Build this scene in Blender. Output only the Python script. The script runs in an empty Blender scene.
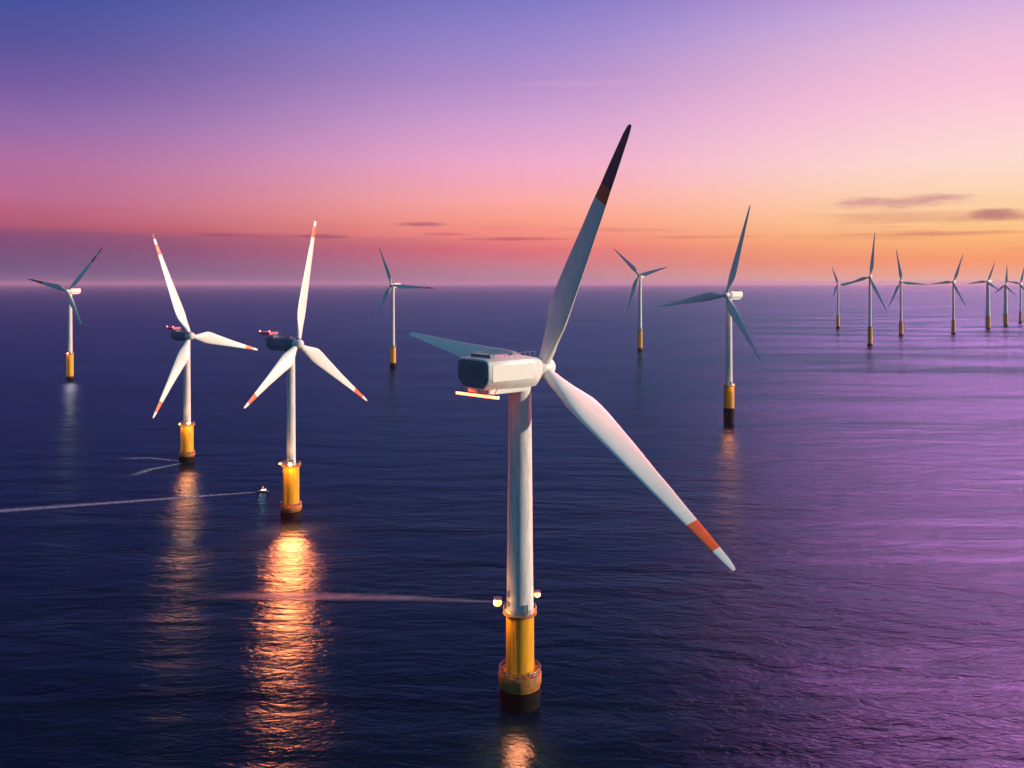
import bpy, bmesh, math, random
from mathutils import Vector, Matrix
R = math.radians
S = bpy.context.scene
COL = S.collection

def lin(r, g, b):
    f = lambda c: ((c/255.0)/12.92 if c/255.0 <= 0.04045 else (((c/255.0)+0.055)/1.055)**2.4)
    return (f(r), f(g), f(b), 1.0)

# ------------------------------------------------------------------ camera
CAM_H = 100.0
cd = bpy.data.cameras.new('camera'); cam = bpy.data.objects.new('camera', cd); COL.objects.link(cam)
cam.location = (0, 0, CAM_H); cam.rotation_euler = (R(90), 0, 0)
cd.sensor_width = 36; cd.lens = 850/1024*36; cd.shift_y = -(384-283.5)/1024
cd.clip_start = 1; cd.clip_end = 200000
S.camera = cam

# ------------------------------------------------------------------ world: dusk sky by direction
SUN_AZ, SUN_EL = R(93), R(11)
W = bpy.data.worlds.new('World'); S.world = W; W.use_nodes = True
nt = W.node_tree; nt.nodes.clear()

class N:
    """tiny node-graph helper"""
    def __init__(s, t): s.t = t
    def new(s, kind, **kw):
        n = s.t.nodes.new(kind)
        for k, v in kw.items(): setattr(n, k, v)
        return n
    def put(s, sock, v):
        if isinstance(v, bpy.types.NodeSocket): s.t.links.new(v, sock)
        else: sock.default_value = v
    def m(s, op, a, b=0.0, c=0.0, clamp=False):
        n = s.new('ShaderNodeMath', operation=op, use_clamp=clamp)
        s.put(n.inputs[0], a); s.put(n.inputs[1], b); s.put(n.inputs[2], c); return n.outputs[0]
    def rng(s, v, a, b, c=0.0, d=1.0, smooth=True):
        n = s.new('ShaderNodeMapRange', interpolation_type='SMOOTHSTEP' if smooth else 'LINEAR')
        s.put(n.inputs['Value'], v); n.inputs['From Min'].default_value = a; n.inputs['From Max'].default_value = b
        n.inputs['To Min'].default_value = c; n.inputs['To Max'].default_value = d; return n.outputs[0]
    def mix(s, f, a, b):
        n = s.new('ShaderNodeMix', data_type='RGBA')
        s.put(n.inputs[0], f); s.put(n.inputs[6], a); s.put(n.inputs[7], b); return n.outputs[2]
    def ramp(s, f, stops, interp='LINEAR'):
        n = s.new('ShaderNodeValToRGB'); cr = n.color_ramp; cr.interpolation = interp
        while len(cr.elements) < len(stops): cr.elements.new(0.5)
        for e, (p, c) in zip(cr.elements, stops): e.position = p; e.color = c
        s.put(n.inputs[0], f); return n.outputs[0]
    def noise(s, vec, scale, detail=3, rough=0.55, dist=0.0):
        n = s.new('ShaderNodeTexNoise'); s.put(n.inputs['Vector'], vec)
        n.inputs['Scale'].default_value = scale; n.inputs['Detail'].default_value = detail
        n.inputs['Roughness'].default_value = rough; n.inputs['Distortion'].default_value = dist
        return n.outputs[0]
    def comb(s, x, y, z):
        n = s.new('ShaderNodeCombineXYZ'); s.put(n.inputs[0], x); s.put(n.inputs[1], y); s.put(n.inputs[2], z); return n.outputs[0]
    def sep(s, v):
        n = s.new('ShaderNodeSeparateXYZ'); s.put(n.inputs[0], v); return n.outputs

g = N(nt)
tc = g.new('ShaderNodeTexCoord')
X, Y, Z = g.sep(tc.outputs['Generated'])
elev = g.m('ARCSINE', Z)                                   # radians above the horizon
hyp = g.m('SQRT', g.m('ADD', g.m('MULTIPLY', X, X), g.m('ADD', g.m('MULTIPLY', Y, Y), 1e-6)))
side = g.m('DIVIDE', X, hyp)                               # -1 left of view .. +1 right
SPAN = 0.9
def stops(lst): return [(max(0, min(1, R(e)/SPAN)), lin(*c)) for e, c in lst]
p = g.m('DIVIDE', elev, SPAN, clamp=True)
left = g.ramp(p, stops([(0, (98,100,138)), (1.1, (106,86,128)), (2.3, (124,78,118)), (3.0, (146,80,114)), (3.5, (176,90,116)), (4.9, (186,104,142)), (7.2, (174,110,160)),
                        (9.5, (142,104,168)), (11.7, (112,90,160)), (13.9, (86,82,154)), (16.2, (64,80,156)), (19, (46,62,136)), (24, (18,46,100)), (32, (4,20,46)), (51, (3,16,34))]))
mid = g.ramp(p, stops([(0, (178,134,154)), (0.9, (198,132,146)), (2.2, (230,114,122)), (2.9, (243,132,124)), (4.3, (254,158,138)), (5.6, (254,170,166)),
                       (8.2, (240,170,204)), (10.9, (210,160,210)), (13.4, (180,144,204)), (15.9, (154,134,204)), (18.4, (128,122,198)), (25, (50,60,138)), (32, (8,24,54)), (51, (4,18,38))]))
right = g.ramp(p, stops([(0, (250,204,170)), (0.5, (244,170,134)), (1.4, (252,154,100)), (2.9, (255,190,120)), (4.1, (255,208,154)), (6.2, (254,218,192)), (7.4, (254,220,210)),
                         (9.7, (252,208,216)), (12, (248,194,217)), (14.3, (234,188,218)), (16.5, (210,174,222)), (21, (160,110,196)), (27, (60,48,110)), (36, (18,24,58)), (51, (6,20,40))]))
c = g.mix(g.rng(side, -0.56, 0.06), left, mid)
c = g.mix(g.rng(side, -0.04, 0.54), c, right)
# long thin dusk cloud bands and a few small separate clouds
azim = g.m('ARCTAN2', X, Y)
cv = g.comb(g.m('MULTIPLY', azim, 1.0), g.m('MULTIPLY', elev, 14.0), 0.0)
n1 = g.noise(cv, 3.2, 5, 0.55, 0.3)
wob = g.m('MULTIPLY', g.m('SUBTRACT', g.noise(g.comb(azim, 0.0, 3.0), 9.0, 4, 0.6), 0.5), R(0.9))
eb = g.m('SUBTRACT', elev, wob)
band = g.m('MULTIPLY', g.rng(eb, R(3.25), R(2.9)), g.rng(azim, R(12), R(-24)))     # the low purple bank on the left
c = g.mix(g.m('MULTIPLY', band, 0.30), c, lin(118, 74, 122))
streak = g.m('MULTIPLY', g.rng(n1, 0.52, 0.68), g.m('MULTIPLY', g.rng(elev, R(1.4), R(2.3)), g.rng(elev, R(5.2), R(3.6))))
c = g.mix(g.m('MULTIPLY', streak, 0.42), c, lin(188, 84, 100))
cn = g.noise(g.comb(g.m('MULTIPLY', azim, 14.0), g.m('MULTIPLY', elev, 60.0), 1.7), 1.6, 5, 0.62)
def puff(col, azd, eld, wa, we, amt, colr):
    a = g.m('DIVIDE', g.m('SUBTRACT', azim, R(azd)), R(wa)); e = g.m('DIVIDE', g.m('SUBTRACT', elev, R(eld)), R(we))
    d = g.m('SQRT', g.m('ADD', g.m('MULTIPLY', a, a), g.m('MULTIPLY', e, e)))
    d = g.m('ADD', d, g.m('MULTIPLY', g.m('SUBTRACT', cn, 0.5), 2.2))
    return g.mix(g.m('MULTIPLY', g.rng(d, 1.25, 0.2), amt), col, colr)
for a in [(24.6, 5.0, 3.9, 0.42, 0.62, lin(196,128,140)), (27.0, 5.15, 2.0, 0.25, 0.6, lin(200,136,146)), (29.7, 4.05, 1.5, 0.34, 0.75, lin(176,108,116)),
          (26.8, 3.0, 4.6, 0.13, 0.5, lin(206,124,110)), (-6.1, 3.95, 1.7, 0.16, 0.7, lin(160,84,118)), (-4.2, 3.3, 1.8, 0.12, 0.45, lin(176,84,108)), (0.3, 3.0, 3.4, 0.14, 0.6, lin(178,84,100)),
          (-12.8, 3.1, 2.2, 0.14, 0.6, lin(142,72,112)), (-18.6, 3.1, 2.0, 0.13, 0.5, lin(136,70,114)), (13, 3.05, 6, 0.11, 0.4, lin(216,112,96)), (4.0, 13.2, 5.5, 0.3, 0.12, lin(250,190,210))]:
    c = puff(c, *a)
# very bright pink patch added to the unseen sky, to brighten the sea
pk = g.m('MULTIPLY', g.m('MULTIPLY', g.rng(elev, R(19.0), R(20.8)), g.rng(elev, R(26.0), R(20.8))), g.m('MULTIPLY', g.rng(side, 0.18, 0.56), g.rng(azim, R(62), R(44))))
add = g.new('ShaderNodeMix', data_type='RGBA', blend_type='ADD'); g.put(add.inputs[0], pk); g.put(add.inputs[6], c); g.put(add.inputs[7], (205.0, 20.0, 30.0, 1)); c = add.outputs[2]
c = g.mix(g.rng(elev, R(50), R(66)), c, (0.42, 0.58, 0.85, 1))  # unseen overhead sky brightened, to lift roofs and the left blade
# unseen sky behind the viewer set to teal-blue, to tint the shaded sides
c = g.mix(g.m('MULTIPLY', g.rng(Y, 0.15, -0.35), 0.92), c, (0.02, 0.20, 0.36, 1))
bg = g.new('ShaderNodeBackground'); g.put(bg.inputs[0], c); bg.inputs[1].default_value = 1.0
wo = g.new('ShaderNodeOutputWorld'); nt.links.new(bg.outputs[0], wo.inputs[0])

# ------------------------------------------------------------------ sun and exposure
sd = bpy.data.lights.new('sun', 'SUN'); so = bpy.data.objects.new('sun', sd); COL.objects.link(so)
sd.energy = 4.6; sd.angle = R(1.5); sd.color = (1.0, 0.80, 0.60)
sv = Vector((math.sin(SUN_AZ)*math.cos(SUN_EL), math.cos(SUN_AZ)*math.cos(SUN_EL), math.sin(SUN_EL)))
so.rotation_euler = sv.to_track_quat('Z', 'Y').to_euler(); so.location = (300, -100, 200)
vs = S.view_settings
vs.view_transform = 'Standard'; vs.look = 'None'; vs.exposure = 0; vs.gamma = 1; vs.use_curve_mapping = False
cy = S.cycles
cy.use_denoising = True; cy.max_bounces = 6; cy.volume_bounces = 0; cy.transparent_max_bounces = 12
cy.sample_clamp_indirect = 8; cy.caustics_reflective = False; cy.caustics_refractive = False

# ------------------------------------------------------------------ helpers
def link(o, parent=None):
    COL.objects.link(o)
    if parent: o.parent = parent
    return o
def obj(name, bm, mats, parent=None, smooth=True, angle=35, flat_up=False):
    me = bpy.data.meshes.new(name)
    bmesh.ops.recalc_face_normals(bm, faces=bm.faces[:])
    if flat_up:
        bm.normal_update()
        if sum(f.normal.z for f in bm.faces) < 0: bmesh.ops.reverse_faces(bm, faces=bm.faces[:])
    bm.to_mesh(me); bm.free()
    for m_ in (mats if isinstance(mats, (list, tuple)) else [mats]): me.materials.append(m_)
    if smooth:
        for f in me.polygons: f.use_smooth = True
        me.set_sharp_from_angle(angle=R(angle))
    return link(bpy.data.objects.new(name, me), parent)
def empty(name, loc, label, cat, group=None):
    o = bpy.data.objects.new(name, None); o.location = loc; o.empty_display_size = 5; link(o)
    o['label'] = label; o['category'] = cat
    if group: o['group'] = group
    return o
def ring(bm, pts): return [bm.verts.new(p) for p in pts]
def skin(bm, a, b, mi=0):
    n = len(a)
    for i in range(n):
        f = bm.faces.new((a[i], a[(i+1) % n], b[(i+1) % n], b[i])); f.material_index = mi
def lathe(bm, prof, n=40, mi=0, cap=True, M=None):
    """prof: (radius, z) list bottom to top; round about Z"""
    M = M or Matrix(); rs = []
    for r, z in prof:
        rs.append(ring(bm, [M @ Vector((r*math.cos(2*math.pi*i/n), r*math.sin(2*math.pi*i/n), z)) for i in range(n)]))
    for a, b in zip(rs, rs[1:]): skin(bm, a, b, mi)
    if cap:
        for r in (rs[0], rs[-1]):
            f = bm.faces.new(r); f.material_index = mi
def tube(bm, a, b, r, n=8, r2=None):
    a = Vector(a); b = Vector(b); d = b-a; q = d.to_track_quat('Z', 'Y').to_matrix().to_4x4()
    lathe(bm, [(r, 0), (r2 or r, d.length)], n, M=Matrix.Translation(a) @ q)
def box(bm, c, s, M=None, bevel=0.0):
    r = bmesh.ops.create_cube(bm, size=1.0, matrix=(M or Matrix()) @ Matrix.Translation(c) @ Matrix.Diagonal((s[0], s[1], s[2], 1)))
    if bevel:
        es = list({e for v in r['verts'] for e in v.link_edges})
        bmesh.ops.bevel(bm, geom=es, offset=bevel, segments=2, affect='EDGES')
def hoop(bm, rad, z, r, n=40, k=6, a0=0, a1=360):
    """a handrail ring"""
    full = (a1-a0) == 360; m = n if full else n+1; rs = []
    for i in range(m):
        t = R(a0+(a1-a0)*i/n); cc = Vector((math.cos(t), math.sin(t), 0))
        rs.append(ring(bm, [cc*(rad+r*math.cos(2*math.pi*j/k))+Vector((0, 0, z+r*math.sin(2*math.pi*j/k))) for j in range(k)]))
    for i in range(len(rs)-1): skin(bm, rs[i], rs[i+1])
    if full: skin(bm, rs[-1], rs[0])

# ------------------------------------------------------------------ materials
def paint(name, col, rough=0.4, metal=0.0, dirt=0.12, scale=0.35, streaks=False, coat=0.0, spec=0.5):
    m_ = bpy.data.materials.new(name); m_.use_nodes = True; h = N(m_.node_tree)
    b = m_.node_tree.nodes['Principled BSDF']
    co = h.new('ShaderNodeTexCoord').outputs['Object']
    if streaks:
        x, y, z = h.sep(co); co2 = h.comb(x, y, h.m('MULTIPLY', z, 0.12))
        n = h.noise(co2, 1.6, 6, 0.65)
    else: n = h.noise(co, scale, 6, 0.6)
    dk = tuple(c_*(1-dirt*2.2) for c_ in col[:3])+(1,)
    h.put(b.inputs['Base Color'], h.mix(h.rng(n, 0.35, 0.72), tuple(col[:3])+(1,), dk))
    h.put(b.inputs['Roughness'], h.rng(n, 0.3, 0.7, rough-0.06, rough+0.12))
    b.inputs['Specular IOR Level'].default_value = spec; b.inputs['Metallic'].default_value = metal; b.inputs['Coat Weight'].default_value = coat
    return m_
def glow(name, col, st):
    m_ = bpy.data.materials.new(name); m_.use_nodes = True
    b = m_.node_tree.nodes['Principled BSDF']; b.inputs['Base Color'].default_value = (0.8, 0.8, 0.8, 1)
    b.inputs['Emission Color'].default_value = col; b.inputs['Emission Strength'].default_value = st
    return m_
def worn_yellow():
    m_ = bpy.data.materials.new('yellow_marine_paint'); m_.use_nodes = True; h = N(m_.node_tree)
    b = m_.node_tree.nodes['Principled BSDF']; co = h.new('ShaderNodeTexCoord').outputs['Object']
    x, y, z = h.sep(co)
    n = h.noise(h.comb(x, y, h.m('MULTIPLY', z, 0.14)), 1.3, 6, 0.65)
    c_ = h.mix(h.rng(n, 0.42, 0.75), (0.86, 0.41, 0.02, 1), (0.60, 0.24, 0.02, 1))
    low = h.m('MULTIPLY', h.rng(h.m('ADD', z, h.m('MULTIPLY', n, 5.0)), 10.0, 4.0), 0.55)   # rust and growth near the splash zone
    h.put(b.inputs['Base Color'], h.mix(low, c_, (0.16, 0.06, 0.02, 1)))
    b.inputs['Roughness'].default_value = 0.38
    return m_
WHITE = paint('white_blade_paint', (0.78, 0.78, 0.74), 0.34, dirt=0.05, scale=0.2)
TOWER = paint('white_tower_paint', (0.74, 0.73, 0.72), 0.5, dirt=0.13, streaks=True, spec=0.2)
NAC = paint('white_nacelle_paint', (0.76, 0.76, 0.74), 0.4, dirt=0.08, scale=0.5)
CREAM = paint('cream_side_panel', (0.86, 0.83, 0.76), 0.35, dirt=0.04, scale=0.5)
GREY = paint('grey_nacelle_panel', (0.16, 0.19, 0.24), 0.5, dirt=0.15, scale=0.7)
NAVY = paint('dark_blue_nacelle_paint', (0.11, 0.18, 0.27), 0.4, dirt=0.1, scale=0.5)
RED = paint('red_band_paint', (0.85, 0.12, 0.02), 0.4, dirt=0.08)
MAROON = paint('dark_red_tip_paint', (0.20, 0.06, 0.08), 0.45, dirt=0.1)
YEL = worn_yellow()
DARK = paint('dark_wet_steel', (0.008, 0.007, 0.008), 0.6, dirt=0.2, spec=0.12)
STEEL = paint('galvanised_steel', (0.30, 0.30, 0.31), 0.4, metal=0.7, dirt=0.15, scale=2.0)
RUST = paint('rusty_orange_steel', (0.40, 0.16, 0.03), 0.6, dirt=0.25, scale=1.2)
PINK = paint('pink_red_deck_paint', (0.75, 0.10, 0.16), 0.5, dirt=0.1)
LAMP = glow('warm_lamp_glass', (1.0, 0.36, 0.05, 1), 5)
BAR = glow('orange_tube_glass', (1.0, 0.13, 0.05, 1), 8)
REDL = glow('red_beacon_glass', (1.0, 0.10, 0.16, 1), 5)
WINL = glow('warm_cabin_window', (1.0, 0.62, 0.30, 1), 12)

# ------------------------------------------------------------------ sea
def sea_material():
    m_ = bpy.data.materials.new('sea_water'); m_.use_nodes = True; h = N(m_.node_tree); t = m_.node_tree
    t.nodes.remove(t.nodes['Principled BSDF']); out = t.nodes['Material Output']
    pos = h.new('ShaderNodeNewGeometry').outputs['Position']
    def mp(rot, sc):
        n = h.new('ShaderNodeMapping'); h.put(n.inputs['Vector'], pos); n.inputs['Rotation'].default_value = (0, 0, R(rot)); n.inputs['Scale'].default_value = sc
        return n.outputs[0]
    big = h.noise(mp(28, (0.22, 1.0, 1)), 0.010, 4, 0.55, 0.4)          # wind bands, hundreds of metres
    swell = h.noise(mp(46, (0.30, 1.0, 1)), 0.050, 3, 0.5, 0.5)
    wave = h.noise(mp(38, (0.42, 1.0, 1)), 0.21, 4, 0.55, 0.6)
    chop = h.noise(mp(54, (0.55, 1.0, 1)), 0.85, 4, 0.6, 0.4)
    rip = h.noise(mp(20, (0.8, 1.0, 1)), 3.0, 2, 0.6)
    lines = h.noise(mp(12, (0.10, 1.0, 1)), 0.022, 5, 0.6, 0.8)         # current lines
    calm = h.m('MULTIPLY', h.rng(big, 0.40, 0.60, 0.60, 1.2), h.rng(lines, 0.36, 0.46, 0.55, 1.0))
    ht = h.m('ADD', h.m('MULTIPLY', swell, 2.2), h.m('MULTIPLY', wave, 0.75))
    ht = h.m('ADD', ht, h.m('MULTIPLY', chop, 0.27)); ht = h.m('ADD', ht, h.m('MULTIPLY', rip, 0.045))
    bp = h.new('ShaderNodeBump'); h.put(bp.inputs['Strength'], calm); bp.inputs['Distance'].default_value = 1.0
    h.put(bp.inputs['Height'], ht)
    df = h.new('ShaderNodeBsdfDiffuse'); df.inputs[0].default_value = (0.001, 0.009, 0.022, 1); t.links.new(bp.outputs[0], df.inputs['Normal'])
    gl = h.new('ShaderNodeBsdfGlossy'); gl.inputs[0].default_value = SEA_TINT; h.put(gl.inputs['Roughness'], h.rng(big, 0.36, 0.66, 0.13, 0.22)); t.links.new(bp.outputs[0], gl.inputs['Normal'])
    fr = h.new('ShaderNodeFresnel'); fr.inputs[0].default_value = 1.333; t.links.new(bp.outputs[0], fr.inputs['Normal'])
    mx = h.new('ShaderNodeMixShader'); t.links.new(fr.outputs[0], mx.inputs[0]); t.links.new(df.outputs[0], mx.inputs[1]); t.links.new(gl.outputs[0], mx.inputs[2])
    t.links.new(mx.outputs[0], out.inputs['Surface'])
    return m_
SEA_TINT = (0.095, 0.33, 0.66, 1)
SEA = sea_material()
bm = bmesh.new()
rad = [0, 150, 400, 1000, 3000, 9000, 25000, 55000]; rs = []
NN = 64
ctr = bm.verts.new((0, 0, 0))
for r in rad[1:]: rs.append(ring(bm, [(r*math.cos(2*math.pi*i/NN), r*math.sin(2*math.pi*i/NN), 0) for i in range(NN)]))
for i in range(NN): bm.faces.new((ctr, rs[0][i], rs[0][(i+1) % NN]))
for a, b_ in zip(rs, rs[1:]): skin(bm, a, b_)
sea = obj('water', bm, SEA, smooth=False, flat_up=True); sea['kind'] = 'structure'

# ------------------------------------------------------------------ haze over the sea
HAZE_D = 1/32000.0
hm = bpy.data.materials.new('sea_haze'); hm.use_nodes = True; hm.node_tree.nodes.clear(); h = N(hm.node_tree)
pv = h.new('ShaderNodeVolumePrincipled'); pv.inputs['Color'].default_value = (0.46, 0.54, 0.80, 1); pv.inputs['Density'].default_value = HAZE_D
pv.inputs['Anisotropy'].default_value = 0.2
ho = h.new('ShaderNodeOutputMaterial'); hm.node_tree.links.new(pv.outputs[0], ho.inputs['Volume'])
bm = bmesh.new(); box(bm, (0, 0, 90.5), (112000, 112000, 199)); z0 = obj('haze', bm, hm, smooth=False); z0['kind'] = 'stuff'

# ------------------------------------------------------------------ turbines
def blade_mesh(L, chord, side, bands, bend):
    """blade along +Z, trailing edge towards -X*side; airfoil sections lofted from a round root"""
    bm = bmesh.new(); K = 20
    fr = [0.0, 0.03, 0.07, 0.11, 0.15, 0.19, 0.23, 0.28, 0.34, 0.42, 0.50, 0.58, 0.66, 0.74, 0.82, 0.90, 0.96, 0.99, 1.0]
    for f0, f1, _ in bands: fr += [f0, f1]
    fr = sorted({round(min(f, 1.0), 4) for f in fr})
    def lerp(tab, f):
        for (a, va), (b, vb) in zip(tab, tab[1:]):
            if f <= b:
                t = (f-a)/(b-a); t = t*t*(3-2*t)*0.4 + t*0.6; return va+(vb-va)*t
        return tab[-1][1]
    ch = [(0, .34), (.04, .34), (.10, .62), (.19, .98), (.24, 1.0), (.40, .78), (.60, .54), (.80, .345), (.94, .22), (.985, .15), (1, .07)]
    th = [(0, 1.0), (.04, 1.0), (.11, .62), (.20, .36), (.30, .26), (.6, .19), (1, .15)]
    tw = [(0, 16), (.2, 14), (.4, 8), (.7, 2), (1, -1)]
    prev = None; first = None
    for f in fr:
        c_ = chord*lerp(ch, f); t_ = lerp(th, f); a = R(lerp(tw, f)); pts = []
        rnd = max(0.0, 1-(f/0.13))
        for k in range(K):
            u = 2*math.pi*k/K; x = math.cos(u); y = math.sin(u)
            w = 0.5*(1+x)                                  # 0 leading side .. 1 trailing
            af = 1.25*math.sqrt(max(1-w, 0)*1.0)*(w**0.35 if False else 1) * math.sqrt(max(w, 0))*2*(1-0.55*w) + 0.0
            yy = y if rnd > 0.999 else (y*rnd + (1-rnd)*(math.copysign(af*0.62, y) if abs(y) > 1e-6 else 0))
            off = -0.5 + 0.16 + 0.02                       # pitch axis at about a third of the chord
            xx = x*0.5 + (1-rnd)*(-off*0.55)
            px, py = xx*c_, yy*0.5*c_*t_
            X_ = px*math.cos(a)-py*math.sin(a); Y_ = px*math.sin(a)+py*math.cos(a)
            pts.append((-X_*side, Y_ + bend*(f**2.2)*L*0.035, f*L))
        r_ = ring(bm, pts)
        if prev:
            mid_ = (f+pf)/2; mi = 0
            for f0, f1, idx in bands:
                if f0 <= mid_ <= f1: mi = idx
            skin(bm, prev, r_, mi)
        else: first = r_
        prev = r_; pf = f
    bm.faces.new(first); bm.faces.new(prev).material_index = bands[-1][2] if bands and bands[-1][1] >= 1 else 0
    return bm

def nacelle_body(L, front, w, ht, drop):
    """x forward; half width w; height +-ht/2 about the shaft"""
    bm = bmesh.new(); rs = []
    secs = [(-L, .97, .50, .50), (-L+.5, 1.0, .53, .53), (-L*.55, 1.0, .54, .55), (-1.0, .98, .53, .58), (front*.45, .80, .46, .56), (front*.8, .56, .38, .44), (front, .42, .33, .36)]
    for x, ws, zt, zb in secs:
        W_ = w*ws; T = ht*zt; B = ht*zb; c_ = min(W_, T)*0.40
        pts = [(x, -W_+c_, T), (x, 0, T+ht*.03), (x, W_-c_, T), (x, W_-.25*c_, T-.3*c_), (x, W_, T-c_), (x, W_, -B*.35), (x, W_*.86, -B+c_*.8), (x, W_*.66, -B), (x, 0, -B-ht*.015), (x, -W_*.66, -B),
               (x, -W_*.86, -B+c_*.8), (x, -W_, -B*.35), (x, -W_, T-c_), (x, -W_+.25*c_, T-.3*c_)]
        rs.append(ring(bm, pts))
    for a, b in zip(rs, rs[1:]): skin(bm, a, b)
    bm.faces.new(rs[0]); bm.faces.new(rs[-1])
    return bm

def make_turbine(loc, hub, yaw, oh, blades, label, tr=(2.6, 2.0), tp=(3.3, 23, 8), collar=(4.4, 8, 4.5), dark=(4.2, 4.5), nac=(11, 2.9, 5.0), chord=5.6, side=1, detail=2,
                 lamps=(), bar=False, deck=False, pitch=(0, 0, 0), hubr=2.2, low=0, nm=None, group='wind turbines standing in rows in the sea', tint=None):
    root = empty('wind_turbine', (loc[0], loc[1], 0), label, 'wind turbine', group)
    ya = R(yaw); fwd = Vector((math.sin(ya), math.cos(ya), 0)); tl = R(5)
    n = Vector((math.sin(ya)*math.cos(tl), math.cos(ya)*math.cos(tl), math.sin(tl)))
    e1 = n.cross(Vector((0, 0, 1))).normalized(); e2 = e1.cross(n)
    seg = {2: 48, 1: 28, 0: 14}[detail]
    L, w, ht = nac
    ztop = hub-ht*0.5
    # tower
    bm = bmesh.new(); r0, r1 = tr; zb = tp[1]
    prof = []
    for i in range(9):
        t = i/8; prof.append((r0+(r1-r0)*t, zb+(ztop-zb)*t))
        if detail == 2 and 0 < i < 8 and i % 2 == 0: prof += [(prof[-1][0]+.035, prof[-1][1]+.02), (prof[-1][0]+.03, prof[-1][1]+.22), (prof[-1][0]-.01, prof[-1][1]+.24)]
    lathe(bm, prof, seg); obj('tower', bm, TOWER, root)
    # yellow transition piece
    tr_, tz1, tz0 = tp
    bm = bmesh.new(); lathe(bm, [(tr_*.985, tz0-.5), (tr_, tz0+.5), (tr_*.985, tz1-1.2), (tr_*1.0, tz1-.6)], seg)
    T_ = obj('transition_piece', bm, YEL, root)
    bm = bmesh.new(); lathe(bm, [(tr_*1.02, tz1-.62), (tr_*1.13, tz1-.55), (tr_*1.13, tz1-.05), (tr_*.9, tz1+.02)], seg); obj('flange', bm, RUST if detail else DARK, T_)
    # monopile skirt near the water
    cr, cz1, cz0 = collar; dr, dz = dark
    bm = bmesh.new(); lathe(bm, [(dr*.93, -3), (dr*.95, 0.4), (dr, dz*.6), (dr, cz0+.05)], seg); obj('monopile', bm, DARK, root)
    bm = bmesh.new(); lathe(bm, [(dr*.9, cz0-.02), (cr*.94, cz0+.3), (cr, cz0+(cz1-cz0)*.45), (cr, cz1-.3), (cr*.97, cz1), (tr_*.99, cz1+.05)], seg)
    cb = obj('collar', bm, RUST if detail == 2 else DARK, root)
    if detail == 2:
        bm = bmesh.new()
        hoop(bm, cr*.96, cz1+1.15, .07, 48); hoop(bm, cr*.96, cz1+.6, .05, 48)
        for i in range(24):
            a = 2*math.pi*i/24; tube(bm, (cr*.96*math.cos(a), cr*.96*math.sin(a), cz1-.05), (cr*.96*math.cos(a), cr*.96*math.sin(a), cz1+1.15), .05, 6)
        obj('railing', bm, STEEL, cb)
        rnd = random.Random(5)
        for i in range(13):                                   # bollards and lashed gear on the collar deck
            a = 2*math.pi*i/13+.2; rr = (cr+tr_)/2; bm = bmesh.new()
            s_ = (.4+.3*rnd.random(), .4+.3*rnd.random(), .5+.5*rnd.random())
            box(bm, (0, 0, 0), s_, Matrix.Translation((rr*math.cos(a), rr*math.sin(a), cz1+s_[2]/2-.02)) @ Matrix.Rotation(a, 4, 'Z'), .05)
            obj('gear_crate', bm, RUST, cb)
    if detail >= 1:
        # work platform at the top of the yellow piece, ladder and door
        bm = bmesh.new(); pr = tr_*1.2
        lathe(bm, [(tr_*1.1, tz1-.5), (pr, tz1-.3), (pr, tz1+.02), (r0*.98, tz1+.04)], seg); pf = obj('platform', bm, RUST, root)
        bm = bmesh.new(); q = 0.06 if detail == 2 else .09
        hoop(bm, pr*.98, tz1+1.2, q, 40); hoop(bm, pr*.98, tz1+.62, q*.7, 40)
        for i in range(20):
            a = 2*math.pi*i/20; tube(bm, (pr*.98*math.cos(a), pr*.98*math.sin(a), tz1), (pr*.98*math.cos(a), pr*.98*math.sin(a), tz1+1.2), q*.8, 6)
        obj('railing', bm, STEEL, pf)
        bm = bmesh.new(); a = -2.0
        for da in (-.11, .11):
            tube(bm, ((tr_+.5)*math.cos(a+da), (tr_+.5)*math.sin(a+da), cz1-.3), ((tr_+.5)*math.cos(a+da), (tr_+.5)*math.sin(a+da), tz1-.3), .09, 6)
        for k in range(int((tz1-cz1)/.8)):
            z = cz1+.2+k*.8; tube(bm, ((tr_+.5)*math.cos(a-.11), (tr_+.5)*math.sin(a-.11), z), ((tr_+.5)*math.cos(a+.11), (tr_+.5)*math.sin(a+.11), z), .05, 6)
        for z in (cz1+3, tz1-3): tube(bm, ((tr_-.1)*math.cos(a), (tr_-.1)*math.sin(a), z), ((tr_+.5)*math.cos(a), (tr_+.5)*math.sin(a), z), .1, 6)
        obj('ladder', bm, YEL, root)
        bm = bmesh.new(); a = -1.15
        box(bm, (0, 0, 0), (.25, 1.3, 2.5), Matrix.Translation((r0*.985*math.cos(a), r0*.985*math.sin(a), tz1+1.35)) @ Matrix.Rotation(a, 4, 'Z'), .05)
        obj('door', bm, GREY, root)
    # nacelle
    bm = nacelle_body(L, oh-hubr*.75, w, ht, 0)
    nc = obj('nacelle', bm, nm or NAC, root); nc.location = (0, 0, hub); nc.rotation_euler = (0, 0, math.pi/2-ya)
    if detail == 2 or detail == 1:
        bm = bmesh.new(); rr_ = []  # dark plate over the whole rear, standing in for its shade
        for xx_, k_ in ((-L+.02, .95), (-L-.16, .93)):
            W_ = w*.97*k_; T = ht*.50*k_; B = ht*.50*k_; c_ = min(W_, T)*.40
            rr_.append(ring(bm, [(xx_, -W_+c_, T), (xx_, W_-c_, T), (xx_, W_-.25*c_, T-.3*c_), (xx_, W_, T-c_), (xx_, W_, -B*.35), (xx_, W_*.86, -B+c_*.8), (xx_, W_*.66, -B), (xx_, -W_*.66, -B),
                     (xx_, -W_*.86, -B+c_*.8), (xx_, -W_, -B*.35), (xx_, -W_, T-c_), (xx_, -W_+.25*c_, T-.3*c_)]))
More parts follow.
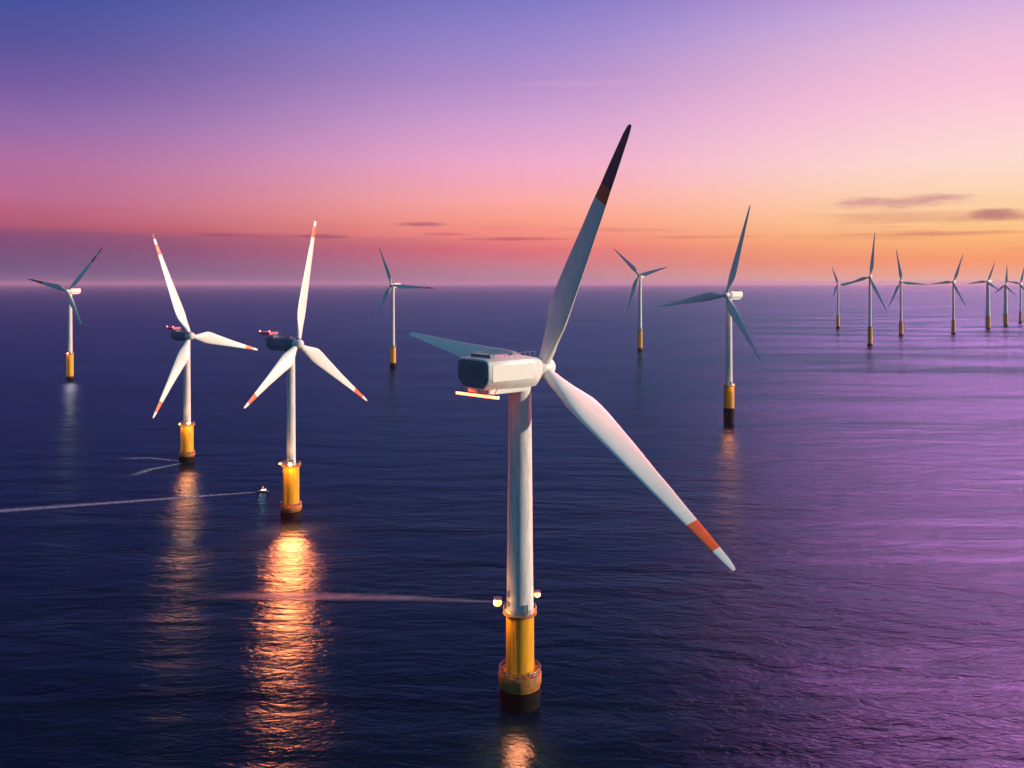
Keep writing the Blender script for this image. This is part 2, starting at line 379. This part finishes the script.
        skin(bm, rr_[0], rr_[1]); bm.faces.new(rr_[0]); bm.faces.new(rr_[1])
        for k in range(7): box(bm, (-L-.2, 0, -ht*.26+k*ht*.085), (.1, w*1.2, .07))
        obj('rear_shade_plate', bm, GREY, nc, smooth=False)
        for sgn in (-1, 1):
            bm = bmesh.new(); box(bm, (-L*.5, sgn*(w+.02), ht*.05), (L*.86, .12, ht*.56), bevel=.04); obj('side_panel', bm, nm or CREAM, nc)
        bm = bmesh.new(); box(bm, (-L*.45, 0, -ht*.60), (L*.9, w*1.3, ht*.22), bevel=.2)
        obj('keel', bm, GREY if nm else NAC, nc)
        bm = bmesh.new(); lathe(bm, [(r1+.25, ztop-hub-.3), (r1+.25, ztop-hub+.5)], 40); obj('yaw_ring', bm, GREY, nc)
        bm = bmesh.new(); zt = ht*.55
        box(bm, (-L*.8, 0, zt+.35), (1.4, w*1.2, .8), bevel=.08)
        for k in range(6): box(bm, (-L*.8, -w*.5+k*w*.2, zt+.80), (1.1, .08, .16))
        obj('cooler', bm, GREY, nc)
        bm = bmesh.new()
        tube(bm, (-L*.62, w*.4, zt-.1), (-L*.62, w*.4, zt+2.4), .07, 8); tube(bm, (-L*.62, w*.4-.5, zt+2.1), (-L*.62, w*.4+.5, zt+2.1), .05, 6)
        obj('wind_mast', bm, STEEL, nc)
        bm = bmesh.new(); box(bm, (-1.6, w*.1, zt+.2), (2.2, 1.6, .55), bevel=.12); obj('roof_hatch', bm, GREY, nc)
        for sg in (-1, 1):
            bm = bmesh.new(); x0, x1 = -L*.7, 1.5
            tube(bm, (x0, sg*w*.72, zt+.95), (x1, sg*w*.60, zt+.95), .05, 6)
            for k in range(8):
                t = k/7; xx = x0+(x1-x0)*t; yy = sg*(w*.72+(w*.60-w*.72)*t)
                tube(bm, (xx, yy, zt-.3), (xx, yy, zt+.95), .04, 6)
            obj('roof_rail', bm, STEEL, nc)
    if bar:
        bm = bmesh.new(); zb_ = -ht*.5-1.55; x0 = -L+.3
        pts = [(x0-.6, w*.95, zb_), (x0+2.2, -w*1.02, zb_-.25)]
        for a, b in zip(pts, pts[1:]): tube(bm, a, b, .38, 14)
        lb = obj('light_bar', bm, BAR, nc)
        bm = bmesh.new()
        for a, b in zip(pts, pts[1:]):
            a = Vector(a)+Vector((0, 0, .36)); b = Vector(b)+Vector((0, 0, .36)); tube(bm, a, b, .22, 8)
            for t in (.1, .5, .9):
                q = a.lerp(b, t); tube(bm, q, q+Vector((.9, 0, 1.5)), .08, 6)
        obj('bracket', bm, DARK, lb)
    if deck:
        bm = bmesh.new(); zt = ht*.58+1.0
        box(bm, (-L-1.0, 0, zt), (5.6, w*1.9, .25), bevel=.05)
        for sx in (-L+1.2, -L+.2):
            for sy in (-1, 1): tube(bm, (sx, sy*w*.6, ht*.4), (sx, sy*w*.7, zt), .12, 6)
        tube(bm, (-L+.2, w*.6, 0), (-L-3.0, w*.7, zt), .14, 6); tube(bm, (-L+.2, -w*.6, 0), (-L-3.0, -w*.7, zt), .14, 6)
        hd = obj('winch_deck', bm, GREY, nc)
        bm = bmesh.new()
        x0, x1, y1 = -L-3.8, -L+1.8, w*.95
        cs = [(x0, -y1), (x0, y1), (x1, y1), (x1, -y1)]
        for i in range(4):
            (xa, ya_), (xb, yb_) = cs[i], cs[(i+1) % 4]
            M_ = Vector(((xa+xb)/2, (ya_+yb_)/2, zt+.62)); box(bm, M_, (abs(xb-xa)+.1, abs(yb_-ya_)+.1, .95))
        obj('deck_fence', bm, PINK, hd)
        for sx, sy in ((x0, -y1), (x1, -y1)):
            bm = bmesh.new(); lathe(bm, [(.12, 0), (.3, .1), (.34, .45), (.2, .7)], 12, M=Matrix.Translation((sx, sy, zt+1.1))); obj('beacon', bm, REDL, hd)
    # hub
    H_ = Vector((fwd.x*oh, fwd.y*oh, hub))
    rot = Matrix((e1, e2, n)).transposed()                 # local Z = shaft forward
    M4 = Matrix.Translation(H_) @ rot.to_4x4()
    bm = bmesh.new(); q = hubr
    lathe(bm, [(q*.78, -q*1.0), (q*.95, -q*.75), (q*1.0, -q*.1), (q*.97, q*.35), (q*.84, q*.8), (q*.58, q*1.12), (q*.25, q*1.27), (q*.04, q*1.3)], 36 if detail else 16)
    hb = obj('hub', bm, WHITE, root); hb.matrix_local = M4
    if detail:
        for a, Lb in [(b[0], b[1]) for b in blades]:
            s = math.sin(R(a)); c_ = math.cos(R(a)); bm = bmesh.new()
            q4 = Vector((s, c_, 0)).to_track_quat('Z', 'Y').to_matrix().to_4x4()
            lathe(bm, [(chord*.19, q*.6), (chord*.19, q*1.12), (chord*.178, q*1.16)], 24, M=q4); obj('blade_collar', bm, GREY, hb)
    for i, b in enumerate(blades):
        a, Lb = b[0], b[1]; bands = b[2] if len(b) > 2 else []
        span = (e1*math.sin(R(a))+e2*math.cos(R(a))).normalized(); t = e1*math.cos(R(a))-e2*math.sin(R(a))
        bt = R(pitch[i]); xx = t*math.cos(bt)+n*math.sin(bt); yy = span.cross(xx)
        Mb = Matrix((xx, yy, span)).transposed().to_4x4()
        ch_ = b[3] if len(b) > 3 else chord
        bl = obj('blade', blade_mesh(Lb-q*.5, ch_, side, bands, 0), [WHITE, RED, MAROON], root, angle=50)
        bl.matrix_local = Matrix.Translation(H_+span*q*.5) @ Mb
    # lamps on the platform: (angle deg, radius, height above platform, energy)
    for (a, rr, dz_, sz, en, aim) in lamps:
        P_ = Vector((rr*math.cos(R(a)), rr*math.sin(R(a)), tz1+dz_)); base_r = r0
        inn = Vector((base_r*.95*math.cos(R(a)), base_r*.95*math.sin(R(a)), tz1+dz_))
        bm = bmesh.new(); tube(bm, inn, P_, .1, 8); tube(bm, inn-Vector((0, 0, .9)), P_, .07, 6)
        box(bm, P_+Vector((0, 0, sz*.9+.1)), (sz*2.0, sz*2.0, .18), bevel=.05); fl = obj('floodlight', bm, STEEL, root)
        bm = bmesh.new(); bmesh.ops.create_icosphere(bm, subdivisions=3, radius=sz, matrix=Matrix.Translation(P_) @ Matrix.Diagonal((1, 1, .85, 1))); obj('lamp_glass', bm, LAMP, fl)
        pl = bpy.data.lights.new('platform_lamp_light', 'POINT'); pl.energy = en*2.5; pl.color = (1.0, .48, .14); pl.shadow_soft_size = sz*.8
        po = bpy.data.objects.new('platform_lamp_light', pl); po.parent = root; COL.objects.link(po)
        po.location = P_+Vector((math.cos(R(a))*sz*1.8, math.sin(R(a))*sz*1.8, .0))
        if aim:  # extra spot hung in mid-air below the lamp, added for glitter on the water
            sp = bpy.data.lights.new('water_glitter_spot', 'SPOT'); sp.energy = aim[0]; sp.color = aim[1]; sp.spot_size = R(aim[2]); sp.spot_blend = .8; sp.shadow_soft_size = aim[3]
            s_ = bpy.data.objects.new('water_glitter_spot', sp); s_.parent = root; COL.objects.link(s_)
            d = Vector((-loc[0]*.0-loc[0], -loc[1], 0)).normalized(); d0 = d.copy(); d = (d+Vector((0, 0, -.8))).normalized()
            s_.location = Vector((d0.x*7.5, d0.y*7.5, tz1*.62)); s_.rotation_euler = d.to_track_quat('-Z', 'Y').to_euler()
    if low:  # low lamp box and mid-air spot added to put orange on the water
        bm = bmesh.new(); d = Vector((-loc[0]-20, -loc[1], 0)).normalized(); P_ = d*(cr+.35)+Vector((0, 0, cz1-.3))
        tube(bm, d*(cr-.3)+Vector((0, 0, cz1-.3)), P_, .08, 6); box(bm, P_, (.5, .5, .35), bevel=.05); fl = obj('floodlight', bm, STEEL, root)
        sp = bpy.data.lights.new('water_glow_spot', 'SPOT'); sp.energy = low; sp.color = DO; sp.spot_size = R(120); sp.spot_blend = .8; sp.shadow_soft_size = 2.5
        s_ = bpy.data.objects.new('water_glow_spot', sp); s_.parent = root; COL.objects.link(s_)
        s_.location = P_+d*3.2; dd = (d+Vector((0, 0, -.6))).normalized(); s_.rotation_euler = dd.to_track_quat('-Z', 'Y').to_euler()
    return root

OR = (1.0, .26, .045); DO = (1.0, .10, .022)
RB = [(.80, .925, 1)]                 # one red band, pale tip
# the near turbine
make_turbine((1.9, 202.1), 79.5, 50, 7.0, [(31.5, 63.3, [(.705, .765, 1), (.765, 1.0, 2)], 10.2), (124.4, 64.4, [(.80, .915, 1)], 9.4), (-84.0, 57.7, [], 7.6)],
    'largest, nearest white wind turbine with a glowing orange light bar under its nacelle', tr=(3.2, 2.65), tp=(3.35, 22, 8), collar=(5.1, 7.9, 4.2), dark=(4.9, 4), nac=(14.1, 6.0, 6.5), chord=7.6,
    side=1, lamps=[(190, 5.4, 2.5, 1.0, 2400, (30000, DO, 75, .9)), (25, 4.6, 3.3, .75, 1000, None)], low=60000, bar=True, pitch=(-6, -76, 55), hubr=2.75)
# the two white, well lit ones at the left
make_turbine((-93.8, 360.9), 74.5, 120, 4.0, [(-16.5, 59.4, [(.80, .89, 1), (.93, 1.0, 2)]), (-124.7, 51.0, RB), (126.3, 38.9, RB)],
    'white wind turbine with a bright lamplit base, first to the left of the nearest turbine', tr=(1.9, 1.6), tp=(3.4, 23, 6.2), collar=(4.5, 6.2, 3.6), dark=(4.4, 4),
    nac=(12, 2.6, 4.4), side=-1, lamps=[(-80, 4.9, 1.2, .9, 2600, (1000000, (1,.070,.011), 120, 6.0)), (-150, 4.6, 1.0, .45, 700, None)], nm=NAVY, deck=True, hubr=2.0, chord=6.0)
make_turbine((-182.1, 476.2), 70.7, 125, 3.0, [(19.1, 59.7, [(.80, .90, 1), (.95, 1.0, 2)]), (-103.3, 46.7, RB), (149.5, 49.2, RB)],
    'white wind turbine with a lamplit orange base, second to the left of the nearest turbine', tr=(2.0, 1.7), tp=(3.5, 21, 5.2), collar=(4.4, 5.2, 3.2), dark=(4.3, 4),
    nac=(11.5, 2.5, 4.2), side=-1, lamps=[(-60, 5.2, 1.6, .9, 2200, (80000, (1,.09,.02), 120, 3.5)), (-120, 4.8, .9, .45, 500, None)], nm=NAVY, deck=True, hubr=2.2, chord=6.6)
make_turbine((-458.0, 880.8), 92.3, 195, 3.0, [(-41.3, 60.3, [(.68, .80, 1), (.88, 1.0, 1)]), (-150.4, 47.1, [(.84, 1.0, 1)]), (76.3, 52.8, [(.62, .80, 1), (.80, 1.0, 2)])],
    'farthest left wind turbine, dark left blade with red tip, low on the horizon', tr=(2.3, 1.9), tp=(3.3, 27, 3.6), collar=(3.5, 4, 3.2), dark=(3.3, 3), nac=(12, 2.8, 4.8), detail=1, chord=5.6, lamps=[(-90, 5.0, 1.0, .4, 400, (40000, (1,.24,.16), 80, 3.5))])
make_turbine((-142.5, 1018.0), 98.2, 208, 3.0, [(25.0, 50.9), (-93.3, 60.7, [(.80, 1.0, 1)]), (151.3, 45.4)],
    'distant wind turbine with red-tipped blade level to the right, on a short orange base', tr=(2.2, 1.8), tp=(3.4, 24, 5), collar=(4.0, 5, 4.3), dark=(3.9, 3), nac=(12, 2.8, 4.8), detail=1, chord=5.4)
make_turbine((189.6, 1259.3), 112.6, 210, 4.0, [(46.3, 57.2), (-75.0, 44.4), (162.3, 60.9)],
    'distant dark-bladed wind turbine just right of the nearest turbine, hub above the horizon', tr=(3.0, 2.4), tp=(3.6, 31, 3.6), collar=(3.9, 4, 3.2), dark=(3.7, 3), nac=(13, 3.2, 5.6), detail=1, chord=6.5)
make_turbine((154.4, 605.0), 91.8, 228, 3.5, [(-14.0, 65.2), (-145.9, 54.0), (99.2, 60.8)],
    'dark teal-bladed wind turbine on a yellow and black base, right of the nearest turbine', tr=(2.5, 2.0), tp=(3.7, 27.5, 11.4), collar=(4.1, 11.6, 10.6), dark=(3.8, 9), nac=(13.5, 2.7, 4.6),
    detail=1, chord=6.2, lamps=[(-70, 5.2, 1.0, .35, 500, (50000, DO, 90, 3.0))])
far = [((572.8, 1360.0), 110.4, 205, [(-5.5, 72.6), (-155.1, 64.7), (109.5, 45.7)], 'tallest wind turbine of the far right row, one blade straight up'),
       ((732.6, 1910.1), 96.6, 215, [(17.9, 42.8), (-77.4, 61.3), (160.7, 28.7)], 'small pale wind turbine at the left end of the far right row'),
       ((741.0, 1619.0), 102.9, 200, [(7.7, 63.9), (-95.9, 46.3), (155.0, 54.9)], 'far wind turbine second-tallest in the right row, blade leaning left of upright'),
       ((874.3, 1683.2), 103.0, 215, [(-16.6, 57.8), (-155.0, 54.2), (96.5, 43.8)], 'far wind turbine standing alone mid-gap in the right row, blade leaning right'),
       ((1046.2, 1868.1), 104.4, 235, [(-18.7, 45.1), (-127.0, 34.5), (97.2, 44.2)], 'far wind turbine with the thick pale tower near the right edge'),
       ((1161.6, 2000.0), 96.5, 210, [(-3.2, 47.3), (-141.1, 33.1), (131.8, 32.1)], 'thin far wind turbine just right of the thick pale tower'),
       ((1287.3, 2151.9), 98.7, 225, [(-10.8, 51.6), (-143.3, 37.7), (76.6, 33.1)], 'farthest right wind turbine, cut by the edge of the view')]
for (lc, hb, yw, bl, lab) in far:
    thick = 'thick' in lab; tall = 'tallest wind' in lab
    make_turbine(lc, hb, yw, 3.0, bl, lab, tr=(4.6, 3.2) if thick else (1.9, 1.6) if 'thin' in lab else (2.4, 1.9), tp=(5.0 if thick else 3.6, 31 if tall else 28, 3), collar=(4.6, 3.4, 2.4) if not thick else (5.6, 3.4, 2.4),
                 dark=(4.4, 3), nac=(12, 2.8, 5.0), detail=0, chord=5.6, hubr=2.4)

# ------------------------------------------------------------------ wakes, light trails and the small boat
def foam_light_mat(name, col, dens, scale, rough=0.7):
    m_ = bpy.data.materials.new(name); m_.use_nodes = True; h = N(m_.node_tree); t = m_.node_tree
    b = t.nodes['Principled BSDF']; uv = h.new('ShaderNodeTexCoord').outputs['UV']; pos = h.new('ShaderNodeNewGeometry').outputs['Position']
    u, v, _ = h.sep(uv)
    edge = h.m('MULTIPLY', h.rng(v, 0, .5), h.rng(v, 1, .5)); ends = h.m('MULTIPLY', h.rng(u, 0, .35), h.rng(u, 1, .985))
    n = h.noise(pos, scale, 6, 0.65, 0.3)
    a = h.m('MULTIPLY', h.m('MULTIPLY', edge, ends), h.rng(n, 0.25, 0.75, 0.35, 1.0))
    h.put(b.inputs['Alpha'], h.m('MULTIPLY', a, dens, clamp=True)); b.inputs['Base Color'].default_value = col; b.inputs['Roughness'].default_value = rough
    return m_
def streak(name, pts, mat, label, cat='wake', z=.06):
    """pts: (x, y, half width) along the strip"""
    bm = bmesh.new(); uvl = bm.loops.layers.uv.new('UVMap'); rows = []; n = len(pts); K = 6
    for i, (x, y, w) in enumerate(pts):
        a = Vector(pts[max(i-1, 0)][:2]); b = Vector(pts[min(i+1, n-1)][:2]); d = (b-a).normalized(); nr = Vector((-d.y, d.x))
        rows.append([bm.verts.new((x+nr.x*w*(2*k/K-1), y+nr.y*w*(2*k/K-1), z)) for k in range(K+1)])
    for i in range(n-1):
        for k in range(K):
            f = bm.faces.new((rows[i][k], rows[i+1][k], rows[i+1][k+1], rows[i][k+1]))
            for lp, (ii, kk) in zip(f.loops, ((i, k), (i+1, k), (i+1, k+1), (i, k+1))): lp[uvl].uv = (ii/(n-1), kk/K)
    o = obj(name, bm, mat, smooth=False, flat_up=True); o['kind'] = 'stuff'; o['label'] = label; o['category'] = cat
    return o
FOAM = foam_light_mat('pale_foam', (.26, .52, .74, 1), .6, .6)
LIGHT_STREAK = foam_light_mat('pale_light_streak', (.24, .50, .66, 1), .34, .12)  # pale colour stands in for a streak of light
def at(px, py): t = CAM_H*850/(py-283.5); return ((px-512)/850*t, t)
def path(pxs, n=24):
    out = []
    for i in range(n+1):
        t = i/n*(len(pxs)-1); k = min(int(t), len(pxs)-2); f = t-k
        a, b = pxs[k], pxs[k+1]
        x, y = at(a[0]+(b[0]-a[0])*f, a[1]+(b[1]-a[1])*f); out.append((x, y, a[2]+(b[2]-a[2])*f))
    return out
streak('boat_light_trail', path([(-60, 517, 5.5), (0, 511, 5.0), (130, 501.5, 3.6), (258, 492, 1.6)]), FOAM, 'long pale light trail running left behind the small lit boat')  # light trail laid on the water as a pale strip
streak('light_streak', path([(180, 596, 4.0), (300, 596, 4.6), (400, 598, 3.6), (494, 602, 1.2)]), LIGHT_STREAK, 'straight pale light streak running left from the nearest turbine')  # lamp's flare streak drawn as a pale sheet on the sea
streak('base_wake', path([(110, 459, 2.2), (150, 458, 2.0), (181, 461.5, 1.4)]), FOAM, 'thin upper wake spreading left from the orange lamplit base')
streak('base_wake', path([(128, 477, 4.0), (150, 469.5, 3.6), (183, 463, 2.0)]), FOAM, 'wider lower wake spreading left from the orange lamplit base')

bx, by = at(263, 492)
boat = empty('work_boat', (bx, by, 0), 'small low work boat with warm cabin lights, at the head of the long light trail', 'boat'); boat.rotation_euler = (0, 0, R(-12)); boat.scale = (.55, .55, .55)
bm = bmesh.new(); rs = []
for x, w, zk, zs in [(-5, 1.25, -.3, 1.0), (-4.6, 1.4, -.5, 1.0), (-1, 1.55, -.5, 1.05), (2, 1.4, -.45, 1.25), (4, .8, -.3, 1.5), (5.2, .12, .2, 1.75)]:
    rs.append(ring(bm, [(x, -w, zs), (x, -w*.92, .3), (x, -w*.4, zk), (x, w*.4, zk), (x, w*.92, .3), (x, w, zs)]))
for a, b in zip(rs, rs[1:]): skin(bm, a, b)
bm.faces.new(rs[0]); bm.faces.new(rs[-1]); obj('hull', bm, GREY, boat, smooth=False)
bm = bmesh.new(); box(bm, (.6, 0, 1.9), (3.0, 2.0, 1.7), bevel=.15); cb = obj('cabin', bm, NAC, boat)
bm = bmesh.new(); box(bm, (.6, 0, 2.15), (3.06, 2.06, .55)); obj('window', bm, WINL, cb, smooth=False)
bm = bmesh.new(); tube(bm, (0, 0, 2.7), (0, 0, 4.2), .06, 6); obj('mast', bm, STEEL, boat)
bm = bmesh.new(); bmesh.ops.create_icosphere(bm, subdivisions=2, radius=.3, matrix=Matrix.Translation((0, 0, 4.3))); obj('mast_lamp', bm, LAMP, boat)
bl_ = bpy.data.lights.new('deck_light', 'POINT'); bl_.energy = 120; bl_.color = (1, .55, .25); bl_.shadow_soft_size = .3
bo = bpy.data.objects.new('deck_light', bl_); bo.parent = boat; bo.location = (-2.5, 0, 3.2); COL.objects.link(bo)
